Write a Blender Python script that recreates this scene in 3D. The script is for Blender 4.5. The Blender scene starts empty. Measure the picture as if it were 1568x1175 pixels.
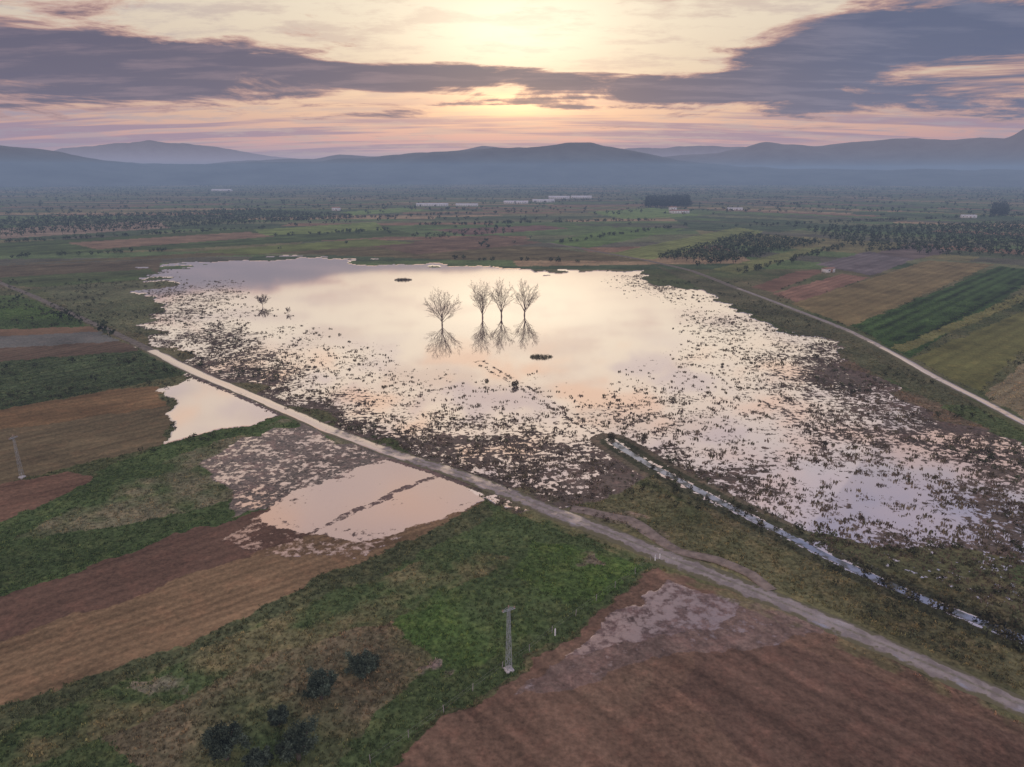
import bpy, math, random
import numpy as np
from mathutils import Vector
random.seed(7); rng=np.random.default_rng(11)
H=75.0; F=1060.0; PITCH=math.radians(17.0); CP=math.cos(PITCH); SP=math.sin(PITCH)
scene=bpy.context.scene

# ---------- projection helpers: image pixel coordinates (u,v) <-> ground metres (flat plain z=0) ----------
def g(u,v):
    a=u-784.0; b=587.5-v
    dx=a; dy=F*CP+b*SP; dz=-F*SP+b*CP
    t=-H/dz
    return (dx*t,dy*t)
def ground_to_pixel(x,y):  # ground metres to image pixel (u,v)
    zc=y*CP+H*SP; yc=y*SP-H*CP
    return 784.0+F*x/zc, 587.5-F*yc/zc
def height(u,v0,v1):
    x,y=g(u,v0); b=587.5-v1
    return H+y*(-F*SP+b*CP)/(F*CP+b*SP)
def s2l(r,gg,b):
    f=lambda c:((c/255+.055)/1.055)**2.4 if c>10 else c/255/12.92
    return (f(r),f(gg),f(b),1)
def vn(x,y,seed=0):
    xi=np.floor(x).astype(np.int64); yi=np.floor(y).astype(np.int64)
    fx=x-xi; fy=y-yi; fx=fx*fx*(3-2*fx); fy=fy*fy*(3-2*fy)
    def h(a,b):
        k=(a*374761393+b*668265263+seed*69069+12345)&0xffffffff
        k=((k^(k>>13))*1274126177)&0xffffffff
        return (k^(k>>16))/4294967296.0
    a=h(xi,yi);b=h(xi+1,yi);c=h(xi,yi+1);d=h(xi+1,yi+1)
    return (a*(1-fx)+b*fx)*(1-fy)+(c*(1-fx)+d*fx)*fy
def fbm(x,y,o=4,seed=0):
    s=0;a=.5;t=0
    for i in range(o):
        s=s+a*vn(x*2**i+i*17.3,y*2**i-i*9.1,seed+i);t+=a;a*=.55
    return s/t

# ---------- node helper ----------
class NB:
    def __init__(s,nt): s.nt=nt
    def put(s,sock,v):
        if v is None: return
        if isinstance(v,bpy.types.NodeSocket): s.nt.links.new(v,sock)
        else:
            if isinstance(v,(tuple,list)) and len(v)==3 and len(sock.default_value)==4: v=(*v,1)
            sock.default_value=v
    def n(s,t,**k):
        nd=s.nt.nodes.new(t)
        for a,b in k.items(): setattr(nd,a,b)
        return nd
    def m(s,op,a,b=None,c=None,clamp=False):
        nd=s.n('ShaderNodeMath',operation=op,use_clamp=clamp)
        for i,v in enumerate((a,b,c)): s.put(nd.inputs[i],v)
        return nd.outputs[0]
    def ss(s,v,lo,hi,a=0.0,b=1.0,kind='SMOOTHSTEP'):
        nd=s.n('ShaderNodeMapRange',interpolation_type=kind)
        for i,q in enumerate((v,lo,hi,a,b)): s.put(nd.inputs[i],q)
        return nd.outputs[0]
    def mix(s,f,a,b,blend='MIX'):
        nd=s.n('ShaderNodeMix',data_type='RGBA',blend_type=blend)
        s.put(nd.inputs[0],f);s.put(nd.inputs[6],a);s.put(nd.inputs[7],b)
        return nd.outputs[2]
    def ramp(s,f,stops,interp='LINEAR'):
        nd=s.n('ShaderNodeValToRGB');cr=nd.color_ramp;cr.interpolation=interp
        while len(cr.elements)<len(stops): cr.elements.new(.5)
        for e,(p,c) in zip(cr.elements,stops):
            e.position=p;e.color=c if len(c)==4 else (*c,1)
        s.put(nd.inputs[0],f);return nd.outputs[0]
    def noise(s,vec,scale,detail=4,rough=.55,dist=0):
        nd=s.n('ShaderNodeTexNoise')
        s.put(nd.inputs['Vector'],vec);nd.inputs['Scale'].default_value=scale
        nd.inputs['Detail'].default_value=detail;nd.inputs['Roughness'].default_value=rough
        nd.inputs['Distortion'].default_value=dist
        return nd.outputs['Fac']
    def attr(s,name,out='Fac'):
        return s.n('ShaderNodeAttribute',attribute_name=name).outputs[out]
    def vscale(s,v,k):
        nd=s.n('ShaderNodeVectorMath',operation='MULTIPLY');s.put(nd.inputs[0],v);nd.inputs[1].default_value=k
        return nd.outputs[0]
    def bump(s,h,dist,st=1.0):
        nd=s.n('ShaderNodeBump');s.put(nd.inputs['Height'],h);nd.inputs['Distance'].default_value=dist
        nd.inputs['Strength'].default_value=st;return nd.outputs[0]
def newmat(name):
    mt=bpy.data.materials.new(name);mt.use_nodes=True;mt.node_tree.nodes.clear()
    b=NB(mt.node_tree);b.out=b.n('ShaderNodeOutputMaterial');return mt,b
def simple(name,col,rough=.9,var=.35,scale=3.0,usecol=False,spec=.15,metal=0):
    mt,b=newmat(name);p=b.n('ShaderNodeBsdfPrincipled')
    c=b.attr('col','Color') if usecol else col
    if not usecol:
        pos=b.n('ShaderNodeNewGeometry').outputs['Position']
        nz=b.noise(pos,scale,3)
        f=b.ss(nz,.3,.7,1-var,1+var,'LINEAR')
        v=b.n('ShaderNodeCombineColor');[b.put(v.inputs[i],f) for i in range(3)]
        c=b.mix(1.0,c,v.outputs[0],'MULTIPLY')
    else:
        p=b.n('ShaderNodeBsdfDiffuse');b.put(p.inputs['Color'],c);b.nt.links.new(p.outputs[0],b.out.inputs[0]);return mt
    b.put(p.inputs['Base Color'],c);p.inputs['Roughness'].default_value=rough
    p.inputs['Specular IOR Level'].default_value=spec;p.inputs['Metallic'].default_value=metal
    b.nt.links.new(p.outputs[0],b.out.inputs[0]);return mt

def mesh_np(name,V,Fq,mat,col=None,attrs=None,smooth=False,link=True):
    V=np.asarray(V,dtype=np.float32);Fq=np.asarray(Fq,dtype=np.int32);k=Fq.shape[1]
    me=bpy.data.meshes.new(name);me.vertices.add(len(V));me.vertices.foreach_set('co',V.ravel())
    me.loops.add(Fq.size);me.loops.foreach_set('vertex_index',Fq.ravel())
    me.polygons.add(len(Fq));me.polygons.foreach_set('loop_start',np.arange(0,Fq.size,k,dtype=np.int32))
    if smooth: me.polygons.foreach_set('use_smooth',np.ones(len(Fq),dtype=bool))
    me.update(calc_edges=True)
    if col is not None:
        a=me.attributes.new('col','FLOAT_COLOR','POINT')
        c=np.ones((len(V),4),dtype=np.float32);c[:,:3]=col;a.data.foreach_set('color',c.ravel())
    for n_,v_ in (attrs or {}).items():
        a=me.attributes.new(n_,'FLOAT','POINT');a.data.foreach_set('value',np.asarray(v_,dtype=np.float32).ravel())
    me.materials.append(mat)
    ob=bpy.data.objects.new(name,me)
    if link: scene.collection.objects.link(ob)
    return ob

# =============== WORLD ===============
w=bpy.data.worlds.new("World");scene.world=w;w.use_nodes=True;w.node_tree.nodes.clear()
b=NB(w.node_tree);wo=b.n('ShaderNodeOutputWorld')
tc=b.n('ShaderNodeTexCoord').outputs['Generated']
sx=b.n('ShaderNodeSeparateXYZ');b.put(sx.inputs[0],tc);X,Y,Z=sx.outputs
zc=b.m('MAXIMUM',Z,0.0)
den=b.m('ADD',zc,.09)
cv=b.n('ShaderNodeCombineXYZ');b.put(cv.inputs[0],b.m('DIVIDE',X,den));b.put(cv.inputs[1],b.m('DIVIDE',Y,den));P=cv.outputs[0]
el=b.m('MULTIPLY',b.m('ARCSINE',zc),57.2958);az=b.m('MULTIPLY',b.m('ARCTAN2',X,Y),57.2958)
base=b.ramp(b.m('SQRT',zc),[(0,s2l(165,162,182)),(.145,s2l(210,174,176)),(.20,s2l(248,180,156)),(.264,s2l(252,202,160)),
 (.349,s2l(244,220,186)),(.456,s2l(248,232,204)),(.585,s2l(255,234,208)),(.69,s2l(222,198,194)),(.80,s2l(168,170,198)),(1,s2l(165,175,205))])
side=b.ss(b.m('ABSOLUTE',az),5,42)
base=b.mix(b.m('MULTIPLY',side,.85),base,b.mix(1.0,base,(.70,.71,.79,1),'MULTIPLY'))
azf=b.m('DIVIDE',b.m('ADD',az,45),90,clamp=True)
gr=lambda v:(v,v,v,1)
e0=b.m('MULTIPLY',b.ramp(azf,[(.108,gr(.335)),(.288,gr(.33)),(.5,gr(.325)),(.622,gr(.285)),(.72,gr(.32)),(.8,gr(.37)),(.892,gr(.36))]),20)
wd=b.m('MULTIPLY',b.ramp(azf,[(.108,gr(.31)),(.288,gr(.215)),(.5,gr(.10)),(.622,gr(.13)),(.68,gr(.19)),(.76,gr(.33)),(.892,gr(.39))]),10)
N=b.noise(P,.85,8,.66,.5);N2=b.noise(b.vscale(P,(.35,1.0,1)),1.1,4,.6)
ew=b.m('ADD',el,b.m('MULTIPLY',b.m('SUBTRACT',N2,.5),5.0))
q=b.m('DIVIDE',b.m('SUBTRACT',ew,e0),wd)
B=b.m('EXPONENT',b.m('MULTIPLY',b.m('POWER',b.m('ABSOLUTE',q),2.4),-1.0))
hi=b.ss(el,12,20,0,.10)
dens=b.m('ADD',b.m('ADD',b.m('MULTIPLY',b.m('SUBTRACT',N,.5),2.3),b.m('MULTIPLY',B,.74)),b.m('ADD',hi,-.25))
mask=b.ss(dens,-.06,.18)
cdark=b.mix(b.ss(az,5,30),s2l(74,72,98),s2l(68,84,118))
Ni=b.noise(b.vscale(P,(.5,1.3,1)),3.0,5,.6)
cdark=b.mix(b.ss(Ni,.45,.68,0,.65),cdark,b.mix(b.ss(az,5,30),s2l(132,112,124),s2l(108,114,140)))
ccol=b.mix(b.ss(dens,.03,.32),s2l(200,152,136),cdark)
ccol=b.mix(b.ss(el,13,19,0,.8),ccol,s2l(196,176,182))
Ns=b.noise(b.vscale(P,(.22,1.3,1)),1.5,4,.6)
st=b.m('MULTIPLY',b.ss(Ns,.45,.58),b.ss(el,6.5,3.0,0,.85))
sky=b.mix(st,base,s2l(150,124,148))
Nw=b.noise(b.vscale(P,(.8,1.2,1)),2.2,6,.66)
sky=b.mix(b.m('MULTIPLY',b.ss(Nw,.46,.62),.6),sky,b.mix(side,s2l(214,186,166),s2l(158,152,166)))
sky=b.mix(b.m('MULTIPLY',mask,.97),sky,ccol)
No=b.noise(P,2.4,4,.55)
hz_=b.ss(el,11.5,16)
sky=b.mix(b.m('MULTIPLY',hz_,b.ss(No,.50,.62,0,.7)),sky,s2l(252,202,162))
sky=b.mix(b.m('MULTIPLY',hz_,b.ss(No,.49,.38,0,.6)),sky,s2l(196,178,184))
sky=b.mix(b.m('MULTIPLY',b.ss(az,0,32),b.ss(el,13,27,0,.85)),sky,b.mix(b.ss(Nw,.42,.6),s2l(136,148,186),s2l(186,176,194)))
def gauss(a0,aw,e_0,e_w):
    a=b.m('POWER',b.m('ABSOLUTE',b.m('DIVIDE',b.m('SUBTRACT',az,a0),aw)),2.0)
    e=b.m('POWER',b.m('ABSOLUTE',b.m('DIVIDE',b.m('SUBTRACT',el,e_0),e_w)),2.0)
    return b.m('EXPONENT',b.m('MULTIPLY',b.m('ADD',a,e),-1.0))
inv=b.m('SUBTRACT',1.0,b.m('MULTIPLY',mask,.86))
def addglow(sky,gs,col):
    return b.mix(b.m('MULTIPLY',gs,inv),sky,col,'ADD')
sky=addglow(sky,gauss(.5,5,4.9,1.0),(.90,.52,.18,1))
sky=addglow(sky,gauss(.2,13,5.2,2.2),(.26,.11,.02,1))
sky=addglow(sky,gauss(.2,8,9.8,3.2),(.46,.42,.30,1))
rear_fill=b.ss(Y,.15,-.6,1.0,2.3)  # unseen sky behind the camera brightened, added fill light for the ground
bg=b.n('ShaderNodeBackground');b.put(bg.inputs[0],sky);b.put(bg.inputs[1],rear_fill)
ns=b.n('ShaderNodeTexSky',sky_type='NISHITA');ns.sun_disc=False;ns.sun_elevation=math.radians(6);ns.sun_rotation=math.radians(0.5)
bg2=b.n('ShaderNodeBackground');b.put(bg2.inputs[0],ns.outputs[0]);bg2.inputs[1].default_value=.004
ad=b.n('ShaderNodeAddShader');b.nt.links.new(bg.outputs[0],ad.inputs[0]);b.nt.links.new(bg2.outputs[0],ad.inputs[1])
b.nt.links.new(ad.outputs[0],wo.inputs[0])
try:
    w.cycles.sampling_method='MANUAL';w.cycles.sample_map_resolution=256
except Exception: pass
sd=bpy.data.lights.new('sun','SUN');sd.energy=.12;sd.angle=math.radians(60);sd.color=(1,.8,.6)
so=bpy.data.objects.new('sun',sd);scene.collection.objects.link(so)
so.rotation_euler=Vector((0.009,math.cos(math.radians(8)),math.sin(math.radians(8)))).to_track_quat('Z','Y').to_euler()

# =============== GROUND SHEET ===============
vs=np.arange(1240,275,-1.08)
ys=np.array([g(784,v)[1] for v in vs])
ys=np.concatenate([np.linspace(-50,ys[0]-1,14),ys,np.geomspace(ys[-1]*1.05,60000,26)])
ss_=np.linspace(-1.15,1.15,1480)
GY,GS=np.meshgrid(ys,ss_,indexing='ij');GX=GS*(GY+60)
nr,nc=GX.shape;x=GX.ravel();y=GY.ravel()
wx=x+(fbm(x/9,y/9,3,1)-.5)*5+(fbm(x/1.5,y/1.5,2,5)-.5)*1.6
wy=y+(fbm(x/9,y/9,3,31)-.5)*5+(fbm(x/1.5,y/1.5,2,35)-.5)*1.6
U,V=ground_to_pixel(wx,np.maximum(wy,-20));
yy_=np.clip(y,30,900)
U2,V2=ground_to_pixel(wx+(fbm(x/30,y/30,4,91)-.5)*.16*yy_,np.maximum(wy+(fbm(x/30,y/30,4,95)-.5)*.15*yy_,-20))
valid=y>20
n=len(x)
col=np.zeros((n,3));big=fbm(x/60,y/60,4,9)
k=np.clip((big-.35)/.3,0,1)[:,None]
col[:]=np.array([.078,.098,.036])*(1-k)+np.array([.14,.13,.062])*k
veg=np.ones(n);wet=np.zeros(n);mud=np.zeros(n);phase=np.zeros(n);amp=np.zeros(n)
DG=(.055,.08,.035);MG=(.08,.12,.037);BG=(.085,.17,.025);OL=(.14,.13,.055);BR=(.18,.115,.065);TN=(.26,.19,.10)
far=y>560
def hsh(a,bb,s):
    kk=(a.astype(np.int64)*374761393+bb.astype(np.int64)*668265263+s*69069)&0xffffffff
    kk=((kk^(kk>>13))*1274126177)&0xffffffff
    return (kk^(kk>>16))/4294967296.0
xf=wx[far];yf=wy[far];th=np.where(xf<150+0.1*yf,.10,-.75)
aa=xf*np.cos(th)+yf*np.sin(th);bb=-xf*np.sin(th)+yf*np.cos(th)
ci=np.floor(bb/48);cj=np.floor(aa/310+hsh(ci,ci,3)*7)
hh=hsh(ci,cj,5)
pal=np.array([DG,MG,DG,OL,(.07,.085,.04),BR,(.12,.13,.06),(.09,.13,.045),TN,(.09,.09,.055)])*1.2
col[far]=pal[np.clip((hh*10).astype(int),0,9)]
fade=np.clip((yf-1300)/2000,0,.6)[:,None]
col[far]=col[far]*(1-fade)+np.array([.07,.088,.045])*fade
def inpoly(pts,U=U,V=V):
    us=[p[0] for p in pts];v_s=[p[1] for p in pts]
    idx=np.nonzero(valid&(U>min(us))&(U<max(us))&(V>min(v_s))&(V<max(v_s)))[0]
    uu=U[idx];vv=V[idx];c=np.zeros(len(idx),bool)
    for i in range(len(pts)):
        x1,y1=pts[i];x2,y2=pts[i-1]
        if y1==y2: continue
        c^=((y1>vv)!=(y2>vv))&(uu<(x2-x1)*(vv-y1)/(y2-y1)+x1)
    return idx[c]
def field(pts,c=None,rows=None,a=0,vg=None,wt=None,md=None,al=1.0,nz=0,rag=False):
    i=inpoly(pts,U2,V2) if rag else inpoly(pts)
    if len(i)==0: return i
    f=np.full(len(i),al)
    if nz: f=f*np.clip((fbm(x[i]/nz,y[i]/nz,4,int(nz)+3)-.38)/.2,0,1)
    if c is not None: col[i]=col[i]*(1-f[:,None])+np.array(c)*f[:,None]
    if rows:
        p,q_,sp=rows;A=g(*p);Bq=g(*q_);d=np.array([Bq[0]-A[0],Bq[1]-A[1]]);d/=np.hypot(*d)
        phase[i]=(-(x[i]-A[0])*d[1]+(y[i]-A[1])*d[0])/sp;amp[i]=a
    elif a==0 and c is not None and al==1: amp[i]=0
    if vg is not None: veg[i]=vg
    if wt is not None: wet[i]=np.maximum(wet[i],wt*f)
    if md is not None: mud[i]=md
    return i
# beyond the lake
field([(-400,445),(-400,412),(0,407),(250,397),(240,420),(0,440)],(.13,.105,.055),((0,440),(240,420),6),.3,.7)
field([(0,425),(230,412),(250,425),(60,440),(0,436)],MG,al=.8)
field([(0,405),(300,388),(640,372),(830,378),(1000,400),(700,398),(430,388),(250,396)],(.15,.125,.055),((0,405),(640,372),9),.35,.6)
field([(-400,395),(-400,376),(0,372),(400,350),(580,345),(640,360),(300,380),(0,392)],(.08,.115,.035),((0,372),(400,350),12),.3,.7)
field([(390,352),(575,340),(592,352),(400,361)],(.16,.21,.055))
field([(560,375),(760,360),(830,372),(640,390)],(.18,.12,.07),((560,375),(760,360),7),.3,.5)
field([(0,350),(240,338),(262,349),(0,366)],(.26,.20,.13))
field([(100,372),(380,355),(420,362),(150,382)],(.22,.15,.085),vg=.5)
field([(300,385),(560,366),(640,372),(380,390)],(.14,.17,.045),vg=.5)
field([(660,352),(830,345),(870,350),(720,360)],(.17,.105,.075),vg=.5)
field([(835,372),(950,347),(1050,350),(900,380)],(.11,.17,.045))
field([(935,388),(1130,348),(1170,355),(995,398)],(.20,.23,.07),((935,388),(1130,348),8),.25,.4)
field([(1090,412),(1230,380),(1270,378),(1130,420)],(.16,.175,.06))
field([(900,325),(1000,318),(1080,330),(960,336)],(.15,.22,.06))
field([(520,325),(620,318),(660,322),(540,330)],(.15,.22,.06))
field([(1250,405),(1330,385),(1400,397),(1335,422)],(.17,.145,.13),((1250,405),(1330,385),7),.25,.4)
field([(1340,388),(1400,372),(1460,385),(1400,397)],(.16,.125,.10),vg=.4)
field([(1150,440),(1220,415),(1270,412),(1185,447)],(.19,.115,.07),vg=.4)
field([(1183,450),(1290,419),(1330,425),(1222,463)],(.27,.16,.10),((1183,450),(1290,419),5),.25,.4)
field([(1212,465),(1420,399),(1522,405),(1300,500)],(.21,.165,.07),((1300,500),(1522,405),6),.22,.4)
field([(1305,498),(1530,408),(1700,425),(1700,440),(1568,437),(1395,548)],(.065,.115,.032),((1305,498),(1530,408),7),.6,.6)
field([(1400,548),(1568,475),(1800,380),(1800,440),(1568,540),(1492,597)],(.16,.16,.05),((1400,548),(1568,475),6),.25,.5)
field([(1370,532),(1568,448),(1568,460),(1385,540)],(.17,.17,.06))
field([(1498,602),(1568,560),(1900,420),(1900,760),(1568,640)],(.26,.22,.12),((1498,602),(1568,560),4),.3,.6)
# left strips
field([(-400,452),(30,452),(75,470),(-400,480)],(.08,.12,.035))
field([(-400,480),(75,470),(110,487),(-400,502)],(.085,.14,.035),((0,480),(75,470),5),.3)
field([(-400,502),(110,487),(135,500),(-400,520)],(.07,.11,.035))
field([(-400,518),(135,500),(150,508),(-400,534)],(.20,.13,.07),vg=.4)
field([(-400,534),(150,508),(185,522),(-400,558)],(.15,.15,.12),vg=.5)
field([(-400,558),(185,522),(215,537),(-400,582)],(.14,.10,.06),((0,558),(185,522),4),.3,.5)
field([(-400,582),(215,537),(232,545),(290,572),(180,594),(0,626),(-400,672)],(.08,.11,.045),((0,600),(215,560),5),.4)
field([(-400,672),(0,626),(180,596),(250,590),(245,610),(262,640),(0,665),(-400,720)],(.21,.135,.06),((0,626),(180,596),4),.25,.5)
field([(-400,720),(0,660),(250,622),(268,645),(240,682),(0,742),(-400,800)],(.165,.13,.065),((0,740),(240,680),4),.3,.5)
field([(-400,820),(0,742),(100,722),(140,728),(110,757),(0,797),(-400,870)],(.21,.125,.075),((0,742),(100,722),3),.25,.4)
field([(-400,1000),(-400,870),(0,797),(110,757),(140,728),(240,682),(380,652),(440,635),(600,695),(430,770),(330,803),(0,910)],(.078,.115,.038))
field([(-400,940),(0,850),(200,790),(420,700),(420,760),(0,900),(-400,1000)],(.07,.10,.035),al=.6)
field([(0,835),(100,780),(260,700),(440,640),(560,680),(430,750),(200,800)],(.21,.19,.11),nz=14,al=.8)
field([(300,712),(430,660),(480,648),(600,700),(450,772),(350,790)],(.22,.18,.145),wt=.55,md=.5,al=.85,rag=True)
field([(-400,1030),(0,910),(330,803),(430,770),(600,700),(680,728),(530,795),(350,862),(0,980),(-400,1110)],(.16,.098,.062),((0,945),(350,830),3),.2,.4)
field([(-400,1110),(0,980),(350,862),(530,795),(680,728),(742,766),(640,825),(530,870),(300,975),(0,1083),(-400,1210)],(.26,.175,.09),((0,1030),(350,910),2.2),.28,.4)
field([(300,838),(420,770),(600,695),(765,752),(735,770),(640,826),(530,868),(400,870)],None,wt=.46,md=.9,vg=.3,rag=True)
field([(375,806),(420,770),(500,734),(600,693),(680,716),(765,752),(735,770),(640,816),(560,832),(500,816),(430,818)],(.19,.14,.11),wt=.80,md=.6,vg=.3,rag=True)
field([(430,795),(500,748),(600,703),(680,724),(745,752),(720,768),(640,805),(560,815),(500,802)],None,wt=.97)
i=inpoly([(420,834),(530,788),(672,723),(676,728),(532,796),(422,840)]);wet[i]=.50
field([(243,598),(300,575),(340,588),(442,632),(380,652),(300,668),(238,682),(274,655),(252,637),(270,620)],(.14,.11,.09),wt=1,md=.15)
# foreground pasture
field([(-500,1230),(0,1083),(300,975),(530,870),(640,825),(742,766),(850,800),(1005,860),(960,902),(850,978),(565,1180),(400,1400),(-600,1400)],(.085,.118,.042))
field([(-300,1260),(0,1120),(250,1015),(520,905),(700,835),(780,860),(560,975),(300,1070),(0,1190)],(.19,.17,.08),nz=8,al=.8)
field([(0,1083),(300,975),(530,870),(640,825),(742,766),(760,790),(560,890),(0,1120)],(.10,.10,.05),al=.6)
field([(600,950),(720,870),(860,832),(990,860),(940,905),(800,985),(700,1030),(600,1040)],(.09,.155,.035),nz=20,al=.8)
field([(820,830),(990,860),(940,900),(860,920),(780,880)],(.095,.155,.035),al=.5)
field([(150,1130),(420,1000),(600,950),(670,1010),(560,1120),(460,1240),(250,1240)],(.20,.155,.09),nz=30,al=.75)
field([(630,1030),(680,1005),(700,1020),(650,1055)],(.30,.23,.19),nz=3,al=.8)
field([(870,850),(910,842),(935,862),(890,870)],(.22,.165,.12),nz=3,al=.8)
field([(200,1040),(270,1030),(280,1060),(220,1070)],(.25,.22,.15),nz=4,al=.7)
# ploughed field
field([(1010,866),(1160,920),(1350,1000),(1568,1095),(2000,1290),(2000,1600),(300,1500),(575,1182),(850,987),(962,903)],(.205,.13,.082),((1080,930),(1500,1150),3.4),.28,.5)
field([(1100,950),(1568,1120),(1568,1300),(1250,1300),(1050,1050)],(.14,.088,.06),nz=40,al=.7)
field([(600,1170),(850,990),(1000,1010),(900,1300),(560,1300)],(.26,.18,.11),nz=30,al=.7)
field([(1010,866),(1160,920),(1260,965),(1120,995),(960,1010),(820,1050),(770,1040),(850,987),(962,903)],(.24,.175,.135),wt=.47,md=1,al=.85,rag=True)
field([(1010,866),(1130,910),(1090,950),(960,975),(860,985),(850,985),(962,903)],(.26,.19,.16),wt=.66,md=1,al=.95,rag=True)
# marsh
field([(880,790),(1000,835),(1170,900),(1568,1060),(2000,1260),(2000,1150),(1568,990),(1300,885),(1100,785),(960,735),(860,770)],(.16,.15,.07),nz=18,al=.9)
field([(900,780),(990,790),(1050,840),(1180,900),(1150,905),(1030,850),(960,805),(880,795)],(.26,.21,.15),nz=5,al=.8)
field([(1240,500),(1568,660),(1900,840),(1900,1000),(1568,900),(1568,720),(1380,600)],(.085,.118,.042),al=.8)
field([(1240,520),(1500,650),(1500,690),(1390,640),(1280,560)],(.17,.12,.075),nz=16,al=.8)
field([(60,440),(232,430),(240,520),(130,490)],(.13,.145,.07),al=.7)
field([(1000,405),(1130,440),(1300,505),(1500,620),(1440,620),(1240,520),(1100,455)],(.11,.105,.055),al=.7)
# lake coverage
lake=[(243,412),(340,398),(430,394),(500,400),(590,404),(700,407),(800,411),(900,416),(985,420),(1040,438),(1100,458),(1160,485),(1240,512),(1300,560),(1380,590),(1420,640),(1510,675),(1700,740),(1700,860),(1568,870),(1450,860),(1350,845),(1250,815),(1150,780),(1050,755),(990,735),(950,760),(870,780),(800,762),(740,741),(650,708),(560,672),(480,642),(400,602),(330,571),(245,540),(235,500),(230,460)]
ctl=[(400,402,1),(330,410,1),(500,430,1),(420,450,1),(600,450,1),(700,470,1),(800,440,1),(900,450,1),(1000,470,.93),(560,500,.95),(650,550,.9),(760,560,.92),(900,540,.96),(1000,520,.92),(850,600,.88),(1000,590,.82),(700,610,.78),(1350,760,.84),(1420,720,.78),(1250,740,.78),(1400,800,.82),(620,420,1),(750,415,1),(880,425,1),(850,490,1),(660,500,1),(950,500,1),(500,470,.97),(900,580,.92),
(500,540,.84),(580,580,.80),(600,640,.60),(700,650,.66),(780,690,.48),(560,630,.60),(850,700,.46),(900,650,.74),(1000,660,.64),(1080,620,.70),(1100,560,.80),(1150,520,.68),(1200,560,.56),(1130,500,.70),(1060,460,.82),(1040,445,.64),(970,428,.7),
(1250,620,.54),(1330,620,.46),(1200,680,.62),(1300,690,.58),(1350,650,.56),(1100,700,.66),(1450,680,.60),(1500,760,.56),(1540,800,.45),(1240,540,.36),(1300,580,.36),(1360,600,.40),(1220,525,.57),
(800,740,.36),(850,755,.26),(700,705,.44),(255,500,.68),(300,480,.60),(350,510,.52),(380,545,.50),(340,550,.56),(285,528,.70),(260,460,.66),(330,455,.66),(310,440,.70),(420,560,.5),(480,600,.58),(500,570,.78),(430,520,.80),(400,490,.88),(450,570,.62),(250,428,.72),(380,480,.80),(300,420,.95),
(480,630,.34),(560,660,.36),(640,692,.38),(400,590,.38),(330,560,.5),(930,715,.3),(960,735,.2),(1050,745,.35),(1150,765,.56),(1250,800,.66),(1350,835,.5),(1450,840,.6),(1550,850,.36),(1560,720,.42),(1480,650,.28),(1010,705,.35),(730,725,.40)]
i=inpoly(lake,U2,V2);C=np.array(ctl,dtype=float);ws=np.zeros(len(i));wv=np.zeros(len(i))
for cu,cvv,cc in C:
    d=(U[i]-cu)**2+(2.2*(V[i]-cvv))**2;ww=1/(d+250)**1.9;ws+=ww;wv+=ww*cc
wl=wv/ws
t_=np.clip((wl-.80)/.14,0,1);wl=wl+.10*t_*t_*(3-2*t_)
wl=wl+(fbm(x[i]/32,y[i]/32,4,61)-.5)*.55*np.clip((1.0-wl)*3,0,1)
wet[i]=np.maximum(wet[i],wl);col[i]=np.array([.14,.108,.085])*.85+col[i]*.15;veg[i]=.8;amp[i]=0;mud[i]=.05
i=inpoly([(1080,760),(1250,810),(1568,870),(1800,930),(1800,1000),(1568,960),(1300,870),(1180,820)],U2,V2);wet[i]=np.maximum(wet[i],.32)
i=inpoly([(1480,690),(1568,710),(1900,800),(1900,960),(1568,880),(1500,830)],U2,V2);wet[i]=np.maximum(wet[i],.44)
i=inpoly([(925,418),(985,414),(975,421),(935,423)]);wet[i]=1
def polydist(pts,i):
    d=np.full(len(i),1e9)
    for p,q_ in zip(pts[:-1],pts[1:]):
        A=np.array(g(*p));Bq=np.array(g(*q_));dd=Bq-A;L=dd@dd
        t=np.clip(((x[i]-A[0])*dd[0]+(y[i]-A[1])*dd[1])/L,0,1)
        d=np.minimum(d,np.hypot(x[i]-A[0]-t*dd[0],y[i]-A[1]-t*dd[1]))
    return d
near=np.nonzero((y>20)&(y<900)&(np.abs(x)<900))[0]
d=polydist([(735,555),(800,592),(860,630),(935,675)],near)
s=(d>1.0)&(d<2.4);wet[near[s]]=np.minimum(wet[near[s]],.54)
d=polydist([(935,675),(1000,715),(1100,770),(1200,820)],near)
s=(d>2)&(d<6);wet[near[s]]=np.minimum(wet[near[s]],.2);s=d<6;col[near[s]]=col[near[s]]*.5+np.array([.17,.15,.08])*.5
ROAD=[(232,537),(300,571),(370,600),(435,628),(500,657),(600,694),(680,719),(740,741),(850,785),(930,815),(1000,845),(1080,877),(1160,908),(1300,966),(1430,1022),(1568,1083),(1800,1185)]
TRACKL=[(-260,345),(-100,395),(0,433),(50,453),(100,476),(180,512),(232,537)]
RROAD=[(1900,815),(1700,715),(1568,648),(1500,612),(1440,582),(1380,548),(1300,507),(1200,468),(1130,442)]
RTRACK=[(1130,442),(1060,415),(1000,401),(930,388),(840,372)]
CANAL=[(940,678),(1000,715),(1100,768),(1200,818),(1300,868),(1400,912),(1568,980),(1800,1075)]
drm=polydist(ROAD,near);dr=np.minimum(drm,polydist(RROAD,near))
s=dr<4.2;wet[near[s]]=np.minimum(wet[near[s]],.3);veg[near[s]]=.7;amp[near[s]]=0
s=(drm<6)&(drm>2);vc=np.clip((fbm(x[near]/4,y[near]/4,3,15)-.4)*5,0,1)[s][:,None]*.7
q_=near[s][(V[near[s]]>745)];vq=vc[(V[near[s]]>745)];col[q_]=col[q_]*(1-vq)+np.array([.19,.18,.08])*vq
dc=polydist(CANAL,near);s=dc<4;col[near[s]]=np.array([.075,.078,.04]);s=dc<1.6;wet[near[s]]=np.maximum(wet[near[s]],.5)
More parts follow.
